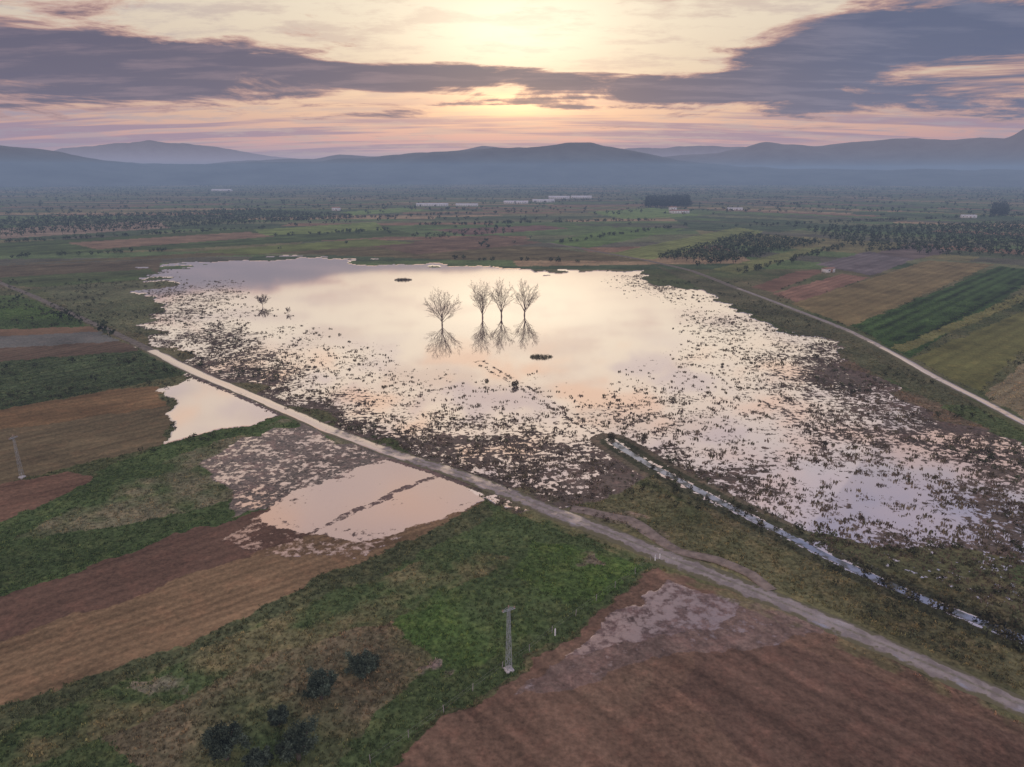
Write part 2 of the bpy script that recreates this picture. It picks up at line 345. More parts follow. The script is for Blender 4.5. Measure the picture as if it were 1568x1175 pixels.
noroad=np.ones(n,bool);noroad[near[dr<4.0]]=False;noroad[near[dc<2.0]]=False
z=-.30*fbm(x/2.5,y/2.5,3,77)*(wet<.2)*(y<3000)*veg
idx=np.arange(nr*nc).reshape(nr,nc)
Fq=np.stack([idx[:-1,:-1],idx[:-1,1:],idx[1:,1:],idx[1:,:-1]],-1).reshape(-1,4)

mt,b=newmat('fields_and_floodwater')
pos=b.n('ShaderNodeNewGeometry').outputs['Position']
n1=b.noise(pos,.035,3);n2=b.noise(pos,.22,4,.6);n3=b.noise(pos,1.3,3,.6);n4=b.noise(pos,.6,3,.6)
ca=b.attr('col','Color');vg=b.attr('veg');wt=b.attr('wet');md=b.attr('mud');ph=b.attr('phase');am=b.attr('amp')
c=b.mix(b.m('MULTIPLY',b.ss(n2,.48,.66),b.m('MULTIPLY',vg,.6)),ca,b.mix(1.0,ca,(1.7,1.42,1.4,1),'MULTIPLY'))
c=b.mix(b.m('MULTIPLY',b.ss(n4,.50,.64),b.m('MULTIPLY',vg,.6)),c,b.mix(1.0,c,(.40,.47,.45,1),'MULTIPLY'))
f=b.m('ADD',1.0,b.m('ADD',b.m('MULTIPLY',b.m('SUBTRACT',n3,.5),b.m('MULTIPLY_ADD',vg,1.5,.7)),b.m('MULTIPLY',b.m('SUBTRACT',n1,.5),1.8)))
sn=b.m('SINE',b.m('ADD',b.m('MULTIPLY',ph,6.2832),b.m('MULTIPLY',b.m('SUBTRACT',n2,.5),7)))
rw=b.m('SUBTRACT',1.0,b.m('MULTIPLY',am,b.m('MULTIPLY_ADD',sn,.35,.5)))
cs=b.n('ShaderNodeCombineXYZ');b.put(cs.inputs[0],b.m('MULTIPLY',ph,.55));b.put(cs.inputs[1],b.m('MULTIPLY',n1,2.0))
nst=b.noise(cs.outputs[0],1.0,4,.65)
rw=b.m('ADD',rw,b.m('MULTIPLY',am,b.m('MULTIPLY',b.m('SUBTRACT',nst,.5),5.5)))
f=b.m('MAXIMUM',b.m('MULTIPLY',f,rw),.15)
gv=b.n('ShaderNodeCombineColor');[b.put(gv.inputs[i],f) for i in range(3)]
c=b.mix(1.0,c,gv.outputs[0],'MULTIPLY')
nm=b.noise(pos,.55,4,.66);nl=b.noise(pos,.13,3)
N_=b.m('ADD',b.m('MULTIPLY',nm,.66),b.m('MULTIPLY',nl,.34))
thr=b.m('MULTIPLY_ADD',wt,.40,.30)
df=b.m('SUBTRACT',thr,N_)
edge=b.m('MULTIPLY_ADD',md,.09,.022)
wm=b.m('MULTIPLY',b.m('MULTIPLY',b.ss(df,-.012,edge),b.ss(wt,.02,.1)),b.m('MULTIPLY_ADD',b.ss(md,.85,1.0),-.35,1.0))
damp=b.m('MULTIPLY',b.ss(df,-.12,0),b.ss(wt,.05,.3))
c=b.mix(b.m('MULTIPLY',damp,.5),c,b.mix(1.0,c,(.6,.55,.55,1),'MULTIPLY'))
p=b.n('ShaderNodeBsdfPrincipled');b.put(p.inputs['Base Color'],c);p.inputs['Roughness'].default_value=.9;p.inputs['Specular IOR Level'].default_value=.08
b.put(p.inputs['Normal'],b.bump(n4,.5,.6))
gl=b.n('ShaderNodeBsdfGlossy');b.put(gl.inputs['Roughness'],b.m('MULTIPLY_ADD',md,.12,.035))
b.put(gl.inputs['Color'],b.mix(md,(.97,.94,.93,1),(.88,.76,.70,1)))
dfz=b.n('ShaderNodeBsdfDiffuse');dfz.inputs['Color'].default_value=(.22,.17,.15,1)
lw=b.n('ShaderNodeFresnel');lw.inputs['IOR'].default_value=1.9
fac=b.m('SUBTRACT',b.ss(lw.outputs[0],.08,.45,.66,.98),b.m('MULTIPLY',md,.25),clamp=True)
mw=b.n('ShaderNodeMixShader');b.put(mw.inputs[0],fac);b.nt.links.new(dfz.outputs[0],mw.inputs[1]);b.nt.links.new(gl.outputs[0],mw.inputs[2])
mx=b.n('ShaderNodeMixShader');b.put(mx.inputs[0],wm);b.nt.links.new(p.outputs[0],mx.inputs[1]);b.nt.links.new(mw.outputs[0],mx.inputs[2])
b.nt.links.new(mx.outputs[0],b.out.inputs[0])
mesh_np('ground',np.stack([x,y,z],-1),Fq,mt,col,dict(veg=veg,wet=wet,mud=mud,phase=phase,amp=amp),smooth=True)

# =============== ROADS ===============
def resample(pts,step=2.5):
    P=[np.array(g(*p)) for p in pts];out=[]
    for i in range(len(P)-1):
        p0=P[max(i-1,0)];p1=P[i];p2=P[i+1];p3=P[min(i+2,len(P)-1)]
        L=np.hypot(*(p2-p1));k=max(2,int(L/step))
        for j in range(k):
            t=j/k;lin=p1+(p2-p1)*t
            cr=.5*((2*p1)+(-p0+p2)*t+(2*p0-5*p1+4*p2-p3)*t*t+(-p0+3*p1-3*p2+p3)*t**3)
            out.append(.5*lin+.5*cr)
    out.append(P[-1]);return np.array(out)
def strip(name,pts,width,mat,prof,wetf=lambda u:0,wob=.5):
    c=resample(pts);t=np.gradient(c,axis=0);t/=np.hypot(t[:,0],t[:,1])[:,None];nn=np.stack([-t[:,1],t[:,0]],-1)
    k=len(prof);L=len(c);ar=np.arange(L)
    Vv=[];ac=[];we=[]
    U_,_=ground_to_pixel(c[:,0],c[:,1])
    for j,(o,zz) in enumerate(prof):
        ww=width/2*o
        jit=(fbm(ar/3.+j*50,ar*0+3.3,3,j)-.5)*wob*(1 if abs(o)>.6 else 0)
        pt=c+nn*(ww+jit)[:,None]
        Vv.append(np.column_stack([pt,np.full(L,zz)]));ac.append(np.full(L,o));we.append(np.array([wetf(u) for u in U_]))
    Vv=np.stack(Vv,1).reshape(-1,3);ac=np.stack(ac,1).ravel();we=np.stack(we,1).ravel()
    ii=np.arange(L*k).reshape(L,k)
    FF=np.stack([ii[:-1,:-1],ii[1:,:-1],ii[1:,1:],ii[:-1,1:]],-1).reshape(-1,4)[:,::-1]
    return mesh_np(name,Vv,FF,mat,attrs=dict(across=ac,wet=we),smooth=True)
mt,b=newmat('wet_dirt_road')
pos=b.n('ShaderNodeNewGeometry').outputs['Position'];ac=b.attr('across');wt=b.attr('wet')
a_=b.m('ABSOLUTE',ac)
n1=b.noise(pos,.5,4);n2=b.noise(pos,2.5,3);nb=b.noise(pos,.09,3)
c=b.mix(b.ss(n1,.4,.62),(.22,.19,.165,1),(.33,.29,.255,1))
c=b.mix(b.m('MULTIPLY',b.ss(a_,.25,.0),b.ss(n2,.4,.6,.25,.8)),c,(.15,.15,.08,1))
c=b.mix(b.ss(b.m('ADD',a_,b.m('MULTIPLY',b.m('SUBTRACT',n1,.5),2.0)),.72,.98),c,(.14,.13,.07,1))
p=b.n('ShaderNodeBsdfPrincipled');b.put(p.inputs['Base Color'],c);p.inputs['Roughness'].default_value=.8;p.inputs['Specular IOR Level'].default_value=.2
gl=b.n('ShaderNodeBsdfGlossy');gl.inputs['Roughness'].default_value=.12;gl.inputs['Color'].default_value=(.84,.79,.76,1)
df=b.m('SUBTRACT',b.m('MULTIPLY_ADD',wt,.5,.22),b.m('ADD',b.m('MULTIPLY',n1,.35),b.m('MULTIPLY',nb,.65)))
wm=b.m('MULTIPLY',b.m('MULTIPLY',b.ss(df,-.03,.12,0,1),b.m('MULTIPLY_ADD',wt,.8,.1)),b.ss(a_,1.02,.8))
mx=b.n('ShaderNodeMixShader');b.put(mx.inputs[0],wm);b.nt.links.new(p.outputs[0],mx.inputs[1]);b.nt.links.new(gl.outputs[0],mx.inputs[2]);b.nt.links.new(mx.outputs[0],b.out.inputs[0])
ROADM=mt
prof=[(-1.35,-.15),(-1,.12),(-.5,.14),(0,.17),(.5,.14),(1,.12),(1.35,-.15)]
strip('dirt_road',ROAD,4.3,ROADM,prof,lambda u:float(np.interp(u,[400,560,760,1250],[1.0,.7,.5,.5])),1.6)
DRY=simple('dry_track',(.16,.14,.105,1),scale=.5)
strip('farm_track',TRACKL,3.0,DRY,prof,wob=.8)
strip('farm_track',RTRACK,3.6,DRY,prof,wob=.8)
strip('gravel_road',RROAD,3.4,ROADM,prof,lambda u:float(np.interp(u,[1250,1400],[.4,.9])),1.1)
strip('muddy_path',[(875,778),(920,786),(965,795),(1000,820),(1040,845),(1100,858),(1150,880),(1180,905)],2.2,simple('mud_path_soil',(.23,.185,.145,1),scale=.6),prof,wob=1.6)
mt,b=newmat('ditch_water')
gl=b.n('ShaderNodeBsdfGlossy');gl.inputs['Roughness'].default_value=.1;gl.inputs['Color'].default_value=(.38,.44,.54,1)
dz=b.n('ShaderNodeBsdfDiffuse');dz.inputs[0].default_value=(.09,.09,.055,1)
pos=b.n('ShaderNodeNewGeometry').outputs['Position']
mx=b.n('ShaderNodeMixShader');b.nt.links.new(gl.outputs[0],mx.inputs[1]);b.nt.links.new(dz.outputs[0],mx.inputs[2])
b.put(mx.inputs[0],b.ss(b.noise(pos,.3,4),.44,.60,.1,.8))
b.nt.links.new(mx.outputs[0],b.out.inputs[0])
strip('drainage_ditch_water',CANAL,2.1,mt,[(-1,.03),(0,.035),(1,.03)],wob=1.2)

# =============== VEGETATION ===============
LEAF=simple('foliage',None,usecol=True)
def quads(Cn,size,nrm=None):
    k=len(Cn);a=rng.normal(size=(k,3));a/=np.linalg.norm(a,axis=1)[:,None]
    c=rng.normal(size=(k,3));c=np.cross(a,c);c/=np.linalg.norm(c,axis=1)[:,None]
    s=np.asarray(size).reshape(-1,1)
    a=a*s;c=c*s*.7
    Vv=np.stack([Cn-a,Cn+c,Cn+a,Cn-c],1).reshape(-1,3)
    return Vv,np.arange(k*4).reshape(-1,4)
def blades(bx,by,h,r,nb,colr,w=.10,lean=.6):
    k=len(bx);A=rng.uniform(0,2*np.pi,(k,nb));R=np.sqrt(rng.uniform(0,1,(k,nb)))*r[:,None]
    cx=bx[:,None]+np.cos(A)*R;cy=by[:,None]+np.sin(A)*R
    hh=h[:,None]*rng.uniform(.6,1.1,(k,nb))*(1-.4*(R/r[:,None])**2)
    B2=rng.uniform(0,2*np.pi,(k,nb));W=w*r[:,None]*rng.uniform(.7,1.5,(k,nb))*2
    ox=np.cos(B2)*W;oy=np.sin(B2)*W
    tx=cx+np.cos(A)*hh*lean*rng.uniform(.2,1,(k,nb));ty=cy+np.sin(A)*hh*lean*rng.uniform(.2,1,(k,nb))
    z0=np.full_like(cx,-.15)
    Vv=np.stack([np.stack([cx-ox,cy-oy,z0],-1),np.stack([cx+ox,cy+oy,z0],-1),np.stack([tx+ox*.25,ty+oy*.25,hh],-1),np.stack([tx-ox*.25,ty-oy*.25,hh],-1)],2).reshape(-1,3)
    cc=np.repeat(colr,nb*4,axis=0)*np.repeat(rng.uniform(.7,1.35,(k*nb,1)),4,axis=0)
    return Vv,np.arange(k*nb*4).reshape(-1,4),cc
def pick(mask,count,wy=2.0):
    ii=np.nonzero(mask)[0];pw=np.maximum(y[ii],30)**wy;pw/=pw.sum()
    return ii[np.searchsorted(np.cumsum(pw),rng.uniform(0,1,count)*.999999)]
inview=(U>-120)&(U<1690)&(V<1230)&valid
m=(wet>.25)&(wet<.97)&(mud<.4)&inview&noroad&(y<600)
pr=np.clip((.99-wet)*1.9,.004,1)*np.clip(wet*3,0,1)
m&=rng.uniform(0,1,n)<pr
m&=fbm(x/5,y/5,3,71)>.45
ii=pick(m,18000,1.5)
cc=np.array([.14,.108,.08])*rng.uniform(.5,1.4,(len(ii),1))+rng.uniform(0,1,(len(ii),1))*np.array([.02,.03,.0])
bx=x[ii]+rng.normal(0,.5,len(ii));by=y[ii]+rng.normal(0,.5,len(ii))
r=.15+rng.uniform(0,1,len(ii))**2.6*.7
Vv,FF,c_=blades(bx,by,r*.8,r,8,cc,.15)
mesh_np('marsh_tussocks',Vv,FF,LEAF,c_)
m=(veg>.55)&(wet<.2)&inview&noroad&(y<420)
ii=pick(m,40000,1.2)
r=.12+rng.uniform(0,1,len(ii))**2*.35
cc=col[ii]*rng.uniform(.7,1.6,(len(ii),1))*np.where(rng.uniform(0,1,(len(ii),1))<.25,np.array([[1.6,1.35,1.3]]),np.array([[1.05,1.05,1.05]]))
Vv,FF,c_=blades(x[ii]+rng.normal(0,.2,len(ii)),y[ii]+rng.normal(0,.2,len(ii)),r*.7,r,7,cc,.14)
mesh_np('meadow_grass',Vv,FF,LEAF,c_)
def crowns(name,px,py,rad,hgt,nq,cols,z0=.3,size=.28):
    k=len(px);D=rng.normal(size=(k,nq,3));D/=np.linalg.norm(D,axis=2)[:,:,None];R=rng.uniform(.25,1,(k,nq,1))**.5*rng.uniform(.75,1.15,(k,nq,1))
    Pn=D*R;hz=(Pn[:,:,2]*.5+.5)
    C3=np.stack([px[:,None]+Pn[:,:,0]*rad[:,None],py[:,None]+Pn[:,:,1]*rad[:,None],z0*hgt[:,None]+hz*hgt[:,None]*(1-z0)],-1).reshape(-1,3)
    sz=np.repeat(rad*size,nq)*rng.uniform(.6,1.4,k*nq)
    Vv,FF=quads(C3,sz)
    sh=(.5+.8*hz.reshape(-1,1))*rng.uniform(.75,1.25,(k*nq,1))  # shading put into leaf colour: dark crown base, light top, plus random tone
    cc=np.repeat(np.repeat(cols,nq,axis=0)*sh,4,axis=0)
    tw=rad*.07;T=np.stack([np.stack([px-tw,py,0*px-.2],-1),np.stack([px+tw,py,0*px-.2],-1),np.stack([px+tw,py,hgt*.5],-1),np.stack([px-tw,py,hgt*.5],-1)],1).reshape(-1,3)
    FT=np.arange(k*4).reshape(-1,4)+len(Vv)
    return mesh_np(name,np.concatenate([Vv,T]),np.concatenate([FF,FT]),LEAF,np.concatenate([cc,np.full((len(T),3),.05)]))
m=(veg>.6)&(wet<.45)&inview&noroad&(y<500)&((x>20)|(y>180))&(fbm(x/25,y/25,3,41)>.45)
ii=pick(m,1900,1.6);k=len(ii);r=.35+rng.uniform(0,1,k)**2*.9
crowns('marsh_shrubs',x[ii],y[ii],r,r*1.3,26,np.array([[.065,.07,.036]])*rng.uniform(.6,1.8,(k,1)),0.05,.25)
dc_=resample(CANAL,1.6);k=len(dc_);k2=np.repeat(dc_,3,axis=0)+rng.normal(0,1.5,(3*k,2));uc,_=ground_to_pixel(k2[:,0],k2[:,1])
s=(rng.uniform(0,1,3*k)<np.clip((uc-900)/450,.15,.95))&(fbm(k2[:,0]/9,k2[:,1]/9,2,5)>.38);k2=k2[s];r=rng.uniform(.4,1.3,len(k2))*np.clip((uc[s]-700)/650,.4,1.2)
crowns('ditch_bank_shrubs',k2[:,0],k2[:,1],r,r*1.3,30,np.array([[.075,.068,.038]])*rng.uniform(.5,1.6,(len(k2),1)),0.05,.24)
rc=resample([(440,626),(500,652),(600,688),(680,712),(740,732),(850,776),(930,805)],1.0);rc=rc+rng.normal(0,1.3,rc.shape)+np.array([.8,2.5]);r=rng.uniform(.2,.65,len(rc))
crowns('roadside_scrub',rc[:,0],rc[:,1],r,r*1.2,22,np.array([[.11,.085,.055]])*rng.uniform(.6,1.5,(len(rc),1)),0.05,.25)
def orchard(name,poly,sp,rad,hg,c,ang=None,jit=.12,miss=.06,nq=16,cap=6000):
    G=[g(*p) for p in poly];xs=[p[0] for p in G];yy=[p[1] for p in G]
    if ang is None:
        ang=math.atan2(G[1][1]-G[0][1],G[1][0]-G[0][0])
    cx=sum(xs)/len(xs);cy=sum(yy)/len(yy);L=max(max(xs)-min(xs),max(yy)-min(yy))
    t=np.arange(-L,L,sp);A,Bq=np.meshgrid(t,t);A=A.ravel()+rng.normal(0,jit*sp,A.size);Bq=Bq.ravel()+rng.normal(0,jit*sp,Bq.size)
    X_=cx+A*math.cos(ang)-Bq*math.sin(ang);Y_=cy+A*math.sin(ang)+Bq*math.cos(ang)
    c_=np.zeros(len(X_),bool)
    for i in range(len(G)):
        x1,y1=G[i];x2,y2=G[i-1]
        c_^=((y1>Y_)!=(y2>Y_))&(X_<(x2-x1)*(Y_-y1)/(y2-y1+1e-9)+x1)
    c_&=rng.uniform(0,1,len(X_))>miss
    X_=X_[c_][:cap];Y_=Y_[c_][:cap];k=len(X_)
    r=rad*rng.uniform(.75,1.25,k)
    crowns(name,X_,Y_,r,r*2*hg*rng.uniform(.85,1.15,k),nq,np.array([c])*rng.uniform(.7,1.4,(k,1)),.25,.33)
OC=(.066,.082,.046)
orchard('olive_orchard',[(-200,345),(380,322),(560,333),(250,352),(-200,372)],14,3.2,.85,OC,cap=4000)
orchard('olive_orchard',[(1000,396),(1140,360),(1262,373),(1112,406)],8,2.9,.85,OC)
orchard('olive_orchard',[(1230,352),(1700,338),(1750,400),(1440,392),(1300,378)],12,3.2,.85,OC,cap=5000)
orchard('olive_orchard',[(620,362),(760,352),(800,357),(660,368)],16,2.6,.85,OC)
orchard('olive_orchard',[(0,600),(230,575),(240,582),(0,612)],11,1.6,.8,OC)
orchard('olive_orchard',[(0,566),(190,545),(200,549),(0,572)],11,1.6,.8,OC)
orchard('olive_orchard',[(0,455),(30,453),(50,464),(0,470)],10,2.4,.85,OC)
orchard('poplar_grove',[(990,307),(1054,305),(1057,317),(988,319)],7,4.5,1.4,(.045,.055,.045),miss=.2)
orchard('poplar_grove',[(1520,318),(1542,318),(1542,332),(1518,332)],7,4,1.4,(.045,.055,.045))
k=16000;Yr=np.sqrt(rng.uniform(700**2,6500**2,k*3));Xr=rng.uniform(-.95,.95,k*3)*Yr
s=(fbm(Xr/220,Yr/90,3,51)>.49+.10*(Yr<1100))|(rng.uniform(0,1,k*3)<.04);Xr=Xr[s][:k];Yr=Yr[s][:k];k=len(Xr)
r=rng.uniform(2.0,4.0,k)
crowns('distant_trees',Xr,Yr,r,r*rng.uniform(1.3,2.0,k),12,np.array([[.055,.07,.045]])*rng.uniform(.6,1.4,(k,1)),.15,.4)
hx=[];hy=[]
for a,bq,nn in [((0,372),(400,350),70),((400,340),(700,328),90),((640,345),(1000,338),90),((860,372),(1050,345),40),((1060,408),(1200,378),40),((430,362),(600,352),30),((1130,420),(1290,378),50),((0,395),(250,385),25),((700,398),(900,402),16),((1330,385),(1560,372),60),((90,480),(180,520),10),((1180,345),(1568,330),110)]:
    A=np.array(g(*a));Bq=np.array(g(*bq));t=rng.uniform(0,1,nn)[:,None];q_=A+(Bq-A)*t+rng.normal(0,3,(nn,2));hx.append(q_[:,0]);hy.append(q_[:,1])
hx=np.concatenate(hx);hy=np.concatenate(hy);r=rng.uniform(1.2,2.9,len(hx))
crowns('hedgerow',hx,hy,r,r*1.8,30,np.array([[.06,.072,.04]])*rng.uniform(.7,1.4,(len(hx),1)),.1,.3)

BARK=simple('bark',(.10,.08,.065,1),scale=2,var=.4)
def tube(segs,sides=5):
    V_=[];F_=[]
    for (p0,p1,r0,r1) in segs:
        d=p1-p0;L=math.sqrt(d[0]**2+d[1]**2+d[2]**2)
        if L<1e-6: continue
        d=d/L;a=np.array([-d[1],d[0],0.]) if abs(d[2])<.95 else np.array([0,-d[2],d[1]])
        a/=math.sqrt(a[0]**2+a[1]**2+a[2]**2);c=np.array([d[1]*a[2]-d[2]*a[1],d[2]*a[0]-d[0]*a[2],d[0]*a[1]-d[1]*a[0]])
        o=len(V_)
        for (pp,rr) in ((p0,r0),(p1,r1)):
            for j in range(sides):
                t=2*math.pi*j/sides;V_.append(pp+(a*math.cos(t)+c*math.sin(t))*rr)
        for j in range(sides):
            F_.append((o+j,o+(j+1)%sides,o+sides+(j+1)%sides,o+sides+j))
    return np.array(V_),np.array(F_)
def empty(name,loc):
    e=bpy.data.objects.new(name,None);e.location=loc;scene.collection.objects.link(e);return e
def olive(u,v,rad):
    X_,Y_=g(u,v);e=empty('olive_tree',(X_,Y_,-.1));segs=[];tips=[]
    trunk_top=np.array([rng.normal(0,.1),rng.normal(0,.1),rad*.4])
    segs.append((np.zeros(3),trunk_top,rad*.10,rad*.08))
    for j in range(7):
        a=j/7*6.28+rng.uniform(-.3,.3);e1=trunk_top+np.array([math.cos(a)*rad*.35,math.sin(a)*rad*.35,rad*rng.uniform(.25,.45)])
        e2=e1+np.array([math.cos(a)*rad*.22,math.sin(a)*rad*.22,rad*rng.uniform(.1,.4)])
        segs+=[(trunk_top,e1,rad*.05,rad*.03),(e1,e2,rad*.03,rad*.012)];tips+=[e1,e2]
    tips.append(trunk_top+np.array([0,0,rad*.85]));tips.append(trunk_top+np.array([0,0,rad*.5]))
    Vt,Ft=tube(segs,6);t=mesh_np('trunk_and_limbs',Vt,Ft,BARK,smooth=True);t.parent=e
    cl=[]
    for j in range(60):
        base_=tips[j%len(tips)];cl.append(base_+rng.normal(0,rad*.15,3)*np.array([1,1,.8]))
    cl=np.array(cl);kk=150
    C3=np.repeat(cl,kk,axis=0)+rng.normal(0,rad*.085,(len(cl)*kk,3));C3[:,2]=np.maximum(C3[:,2],rad*.12)
    Vv,FF=quads(C3,rng.uniform(.07,.16,len(C3)))
    hn=np.clip(C3[:,2:3]/(rad*1.6),0,1)
    shade=np.repeat(rng.uniform(.5,1.6,(len(cl),1)),kk,axis=0)*rng.uniform(.7,1.3,(len(C3),1))
    cc=np.repeat(np.array([[.072,.092,.062]])*shade,4,axis=0)
    l=mesh_np('crown',Vv,FF,LEAF,cc);l.parent=e
for u,v,rd in [(557,1036,3.0),(492,1070,2.9),(428,1110,1.8),(348,1162,3.5),(458,1163,3.3),(395,1182,2.0)]: olive(u,v,rd)

# --- bare trees standing in the flood
BARK2=simple('bare_bark',(.18,.13,.10,1),scale=1.0,var=.3)
def bare(u,v,hgt,wid,limbs=15,seed=0,name='bare_tree',lean=0.0,dense=1.0,twig=.025):
    rr=np.random.default_rng(seed);segs=[]
    def br(p,d,L,r,lev):
        ns=(8,5,3,2)[lev];sl=L/ns;rad=r
        for s_ in range(ns):
            d=d+rr.normal(0,(.06,.10,.15,.2)[lev],3);d[2]+=(.03,.03,.02,.0)[lev];d=d/np.linalg.norm(d)
            q_=p+d*sl;r2=max(rad*(.82),twig);segs.append((p,q_,rad,r2));p=q_;rad=r2
            if lev<3 and (s_>=1 or lev>0):
                for c_ in range(1 + (1 if rr.uniform()<(.5,.35,.3)[lev]*dense else 0)):
                    dd=rr.normal(0,1,3);dd-=dd.dot(d)*d;dd/=np.linalg.norm(dd)
                    an=rr.uniform(.35,.75);nd=d*math.cos(an)+dd*math.sin(an);nd[2]=max(nd[2],-.1)
                    nd/=np.linalg.norm(nd)
                    br(p,nd,L*rr.uniform(.30,.46)*(1-.45*s_/ns)*(1,.9,.8)[lev],max(rad*.5,twig),lev+1)
    tr=hgt*.021;mid=np.array([lean*.1,0,hgt*.07]);top=np.array([lean*.4,0,hgt*.24])
    segs+= [(np.array([0,0,-.4]),mid,tr*1.3,tr),(mid,top,tr,tr*.7)]
    hw=wid*.5
    for j in range(limbs):
        f_=(j+.5)/limbs;a=j*2.39996+rr.uniform(-.3,.3)
        p=mid+(top-mid)*f_
        ph=rr.uniform(-.10,.50)+.95*f_ ;ph=min(ph,1.5)
        tgt=np.array([math.cos(a)*math.cos(ph)*hw+lean*1.0,math.sin(a)*math.cos(ph)*hw,hgt*(.56+.44*math.sin(ph))])
        d=tgt-p;L=np.linalg.norm(d);d/=L
        d2=d*1.0;d2[2]-=.12;d2/=np.linalg.norm(d2)
        br(p,d2,L*rr.uniform(.85,1.0),tr*.46*rr.uniform(.8,1.1),0)
    zt=np.percentile([s_[1][2] for s_ in segs],99.8);k=hgt/zt
    segs=[(a*np.array([1,1,k]),c*np.array([1,1,k]),r0,r1) for a,c,r0,r1 in segs]
    Vt,Ft=tube(segs,3);X_,Y_=g(u,v)
    o=mesh_np(name,Vt,Ft,BARK2);o.location=(X_,Y_,0);return o
bare(677,498,height(677,498,442),18.5,15,seed=3)
bare(739,487,height(739,487,430),15,12,seed=5,lean=-.5)
bare(768,485,height(768,485,427),12.5,11,seed=8,lean=-.6)
bare(803,483,height(803,483,428),15.5,12,seed=13,lean=.8)
bare(402,469,height(402,469,451),8,12,seed=21,name='bare_willow',dense=.8,twig=.045)
bare(441,480,height(441,480,470),3.6,8,seed=25,name='bare_willow',dense=.4,twig=.035)
bare(750,690,height(750,690,668),2.5,4,seed=31,name='bare_sapling',dense=.2,twig=.02)
def reeds(u,v,rx,ry,h,k,c=(.12,.095,.065)):
    X_,Y_=g(u,v);a=rng.uniform(0,6.28,k);r_=np.sqrt(rng.uniform(0,1,k))
    Vv,FF,c_=blades(np.cos(a)*r_*rx,np.sin(a)*r_*ry,np.full(k,h)*(1-.6*r_**2)*rng.uniform(.5,1.1,k),np.full(k,.35),8,np.array([c])*rng.uniform(.5,1.6,(k,1)),.07,.3)
    o=mesh_np('reed_bed',Vv,FF,LEAF,c_);o.location=(X_,Y_,0)
reeds(617,429,6.5,4,2.2,190);reeds(828,547,5,2.8,1.8,160,(.13,.12,.07))
for u,v,r_ in [(788,592,1.3),(1030,613,.8),(936,672,1.1),(1250,548,1.0),(1265,683,.9),(1105,560,.7),(985,672,.9)]:
    X_,Y_=g(u,v);a=rng.normal(0,.5,(5,2))*r_
    crowns('waterside_bush',X_+a[:,0],Y_+a[:,1],np.full(5,r_*.8),np.full(5,r_*1.7),60,np.array([[.09,.075,.05]])*rng.uniform(.7,1.3,(5,1)),.0,.2)

# =============== PYLONS ===============
STEEL=simple('galvanised_steel',(.36,.39,.39,1),rough=.5,var=.15,scale=4,spec=.3)
CERAM=simple('insulator_ceramic',(.25,.16,.12,1),rough=.3,spec=.5)
CONC=simple('concrete',(.45,.43,.40,1),scale=5)
def boxv(c,s):
    c=np.array(c,float);s=np.array(s,float)/2
    V_=np.array([[i,j,k] for k in(-1,1) for j in(-1,1) for i in(-1,1)])*s+c
    F_=np.array([(0,2,3,1),(4,5,7,6),(0,1,5,4),(2,6,7,3),(0,4,6,2),(1,3,7,5)]);return V_,F_
def join(parts):
    V_=[];F_=[];o=0
    for a,c in parts: V_.append(a);F_.append(c+o);o+=len(a)
    return np.concatenate(V_),np.concatenate(F_)
def pylon(u,v0,v1,rot,kt=1.0):
    X_,Y_=g(u,v0);h=height(u,v0,v1);e=empty('power_pylon',(X_,Y_,0));e.rotation_euler=(0,0,rot)
    hw=lambda zz:.38-.22*zz/h
    cs=[(-1,-1),(1,-1),(1,1),(-1,1)];segs=[];nl=11
    P_=lambda i,zz:np.array([cs[i%4][0]*hw(zz),cs[i%4][1]*hw(zz),zz])
    for i in range(4): segs.append((P_(i,-.2),P_(i,h),.045*kt,.038*kt))
    for L in range(nl):
        z0=h*L/nl;z1=h*(L+1)/nl
        for i in range(4):
            if L%2: segs.append((P_(i,z0),P_(i+1,z1),.025*kt,.025*kt))
            else: segs.append((P_(i+1,z0),P_(i,z1),.025*kt,.025*kt))
            segs.append((P_(i,z1),P_(i+1,z1),.022*kt,.022*kt))
    Vt,Ft=tube(segs,4);o=mesh_np('lattice_mast',Vt,Ft,STEEL);o.parent=e
    arm=[];ins=[]
    for yy in(-.15,.15):
        arm.append((np.array([-1.1,yy,h-.15]),np.array([1.1,yy,h-.15]),.05,.05))
        arm.append((np.array([-1.1,yy,h-.15]),np.array([0,yy,h+.35]),.03,.03));arm.append((np.array([1.1,yy,h-.15]),np.array([0,yy,h+.35]),.03,.03))
    for xx in(-1.0,0,1.0):
        z_=h+.35 if xx==0 else h-.1
        for q in range(3): ins.append((np.array([xx,0,z_+.13*q]),np.array([xx,0,z_+.13*q+.09]),.11,.06))
    Vt,Ft=tube(arm,4);o=mesh_np('crossarm',Vt,Ft,STEEL);o.parent=e
    Vt,Ft=tube(ins,8);o=mesh_np('insulators',Vt,Ft,CERAM);o.parent=e
    Vt,Ft=boxv((0,0,-.0),(1.3,1.3,.5));o=mesh_np('concrete_footing',Vt,Ft,CONC);o.parent=e
pylon(779,1026,933,.5);pylon(34,731,670,1.2,.6)
A=np.array(g(575,1176));Bq=np.array(g(1004,862));L=np.hypot(*(Bq-A));k=int(L/6);segs=[];prev=None
for j in range(k+1):
    p=A+(Bq-A)*j/k+rng.normal(0,.12,2)+np.array([-.6,.8]);p0=np.array([p[0],p[1],-.3]);p1=np.array([p[0]+rng.normal(0,.06),p[1],1.25]);segs.append((p0,p1,.07,.06))
    if prev is not None:
        for zz in(.5,1.1): segs.append((np.array([prev[0],prev[1],zz]),np.array([p[0],p[1],zz]),.008,.008))
    prev=p
Vt,Ft=tube(segs,5);mesh_np('wire_fence',Vt,Ft,simple('weathered_post',(.32,.30,.27,1)))
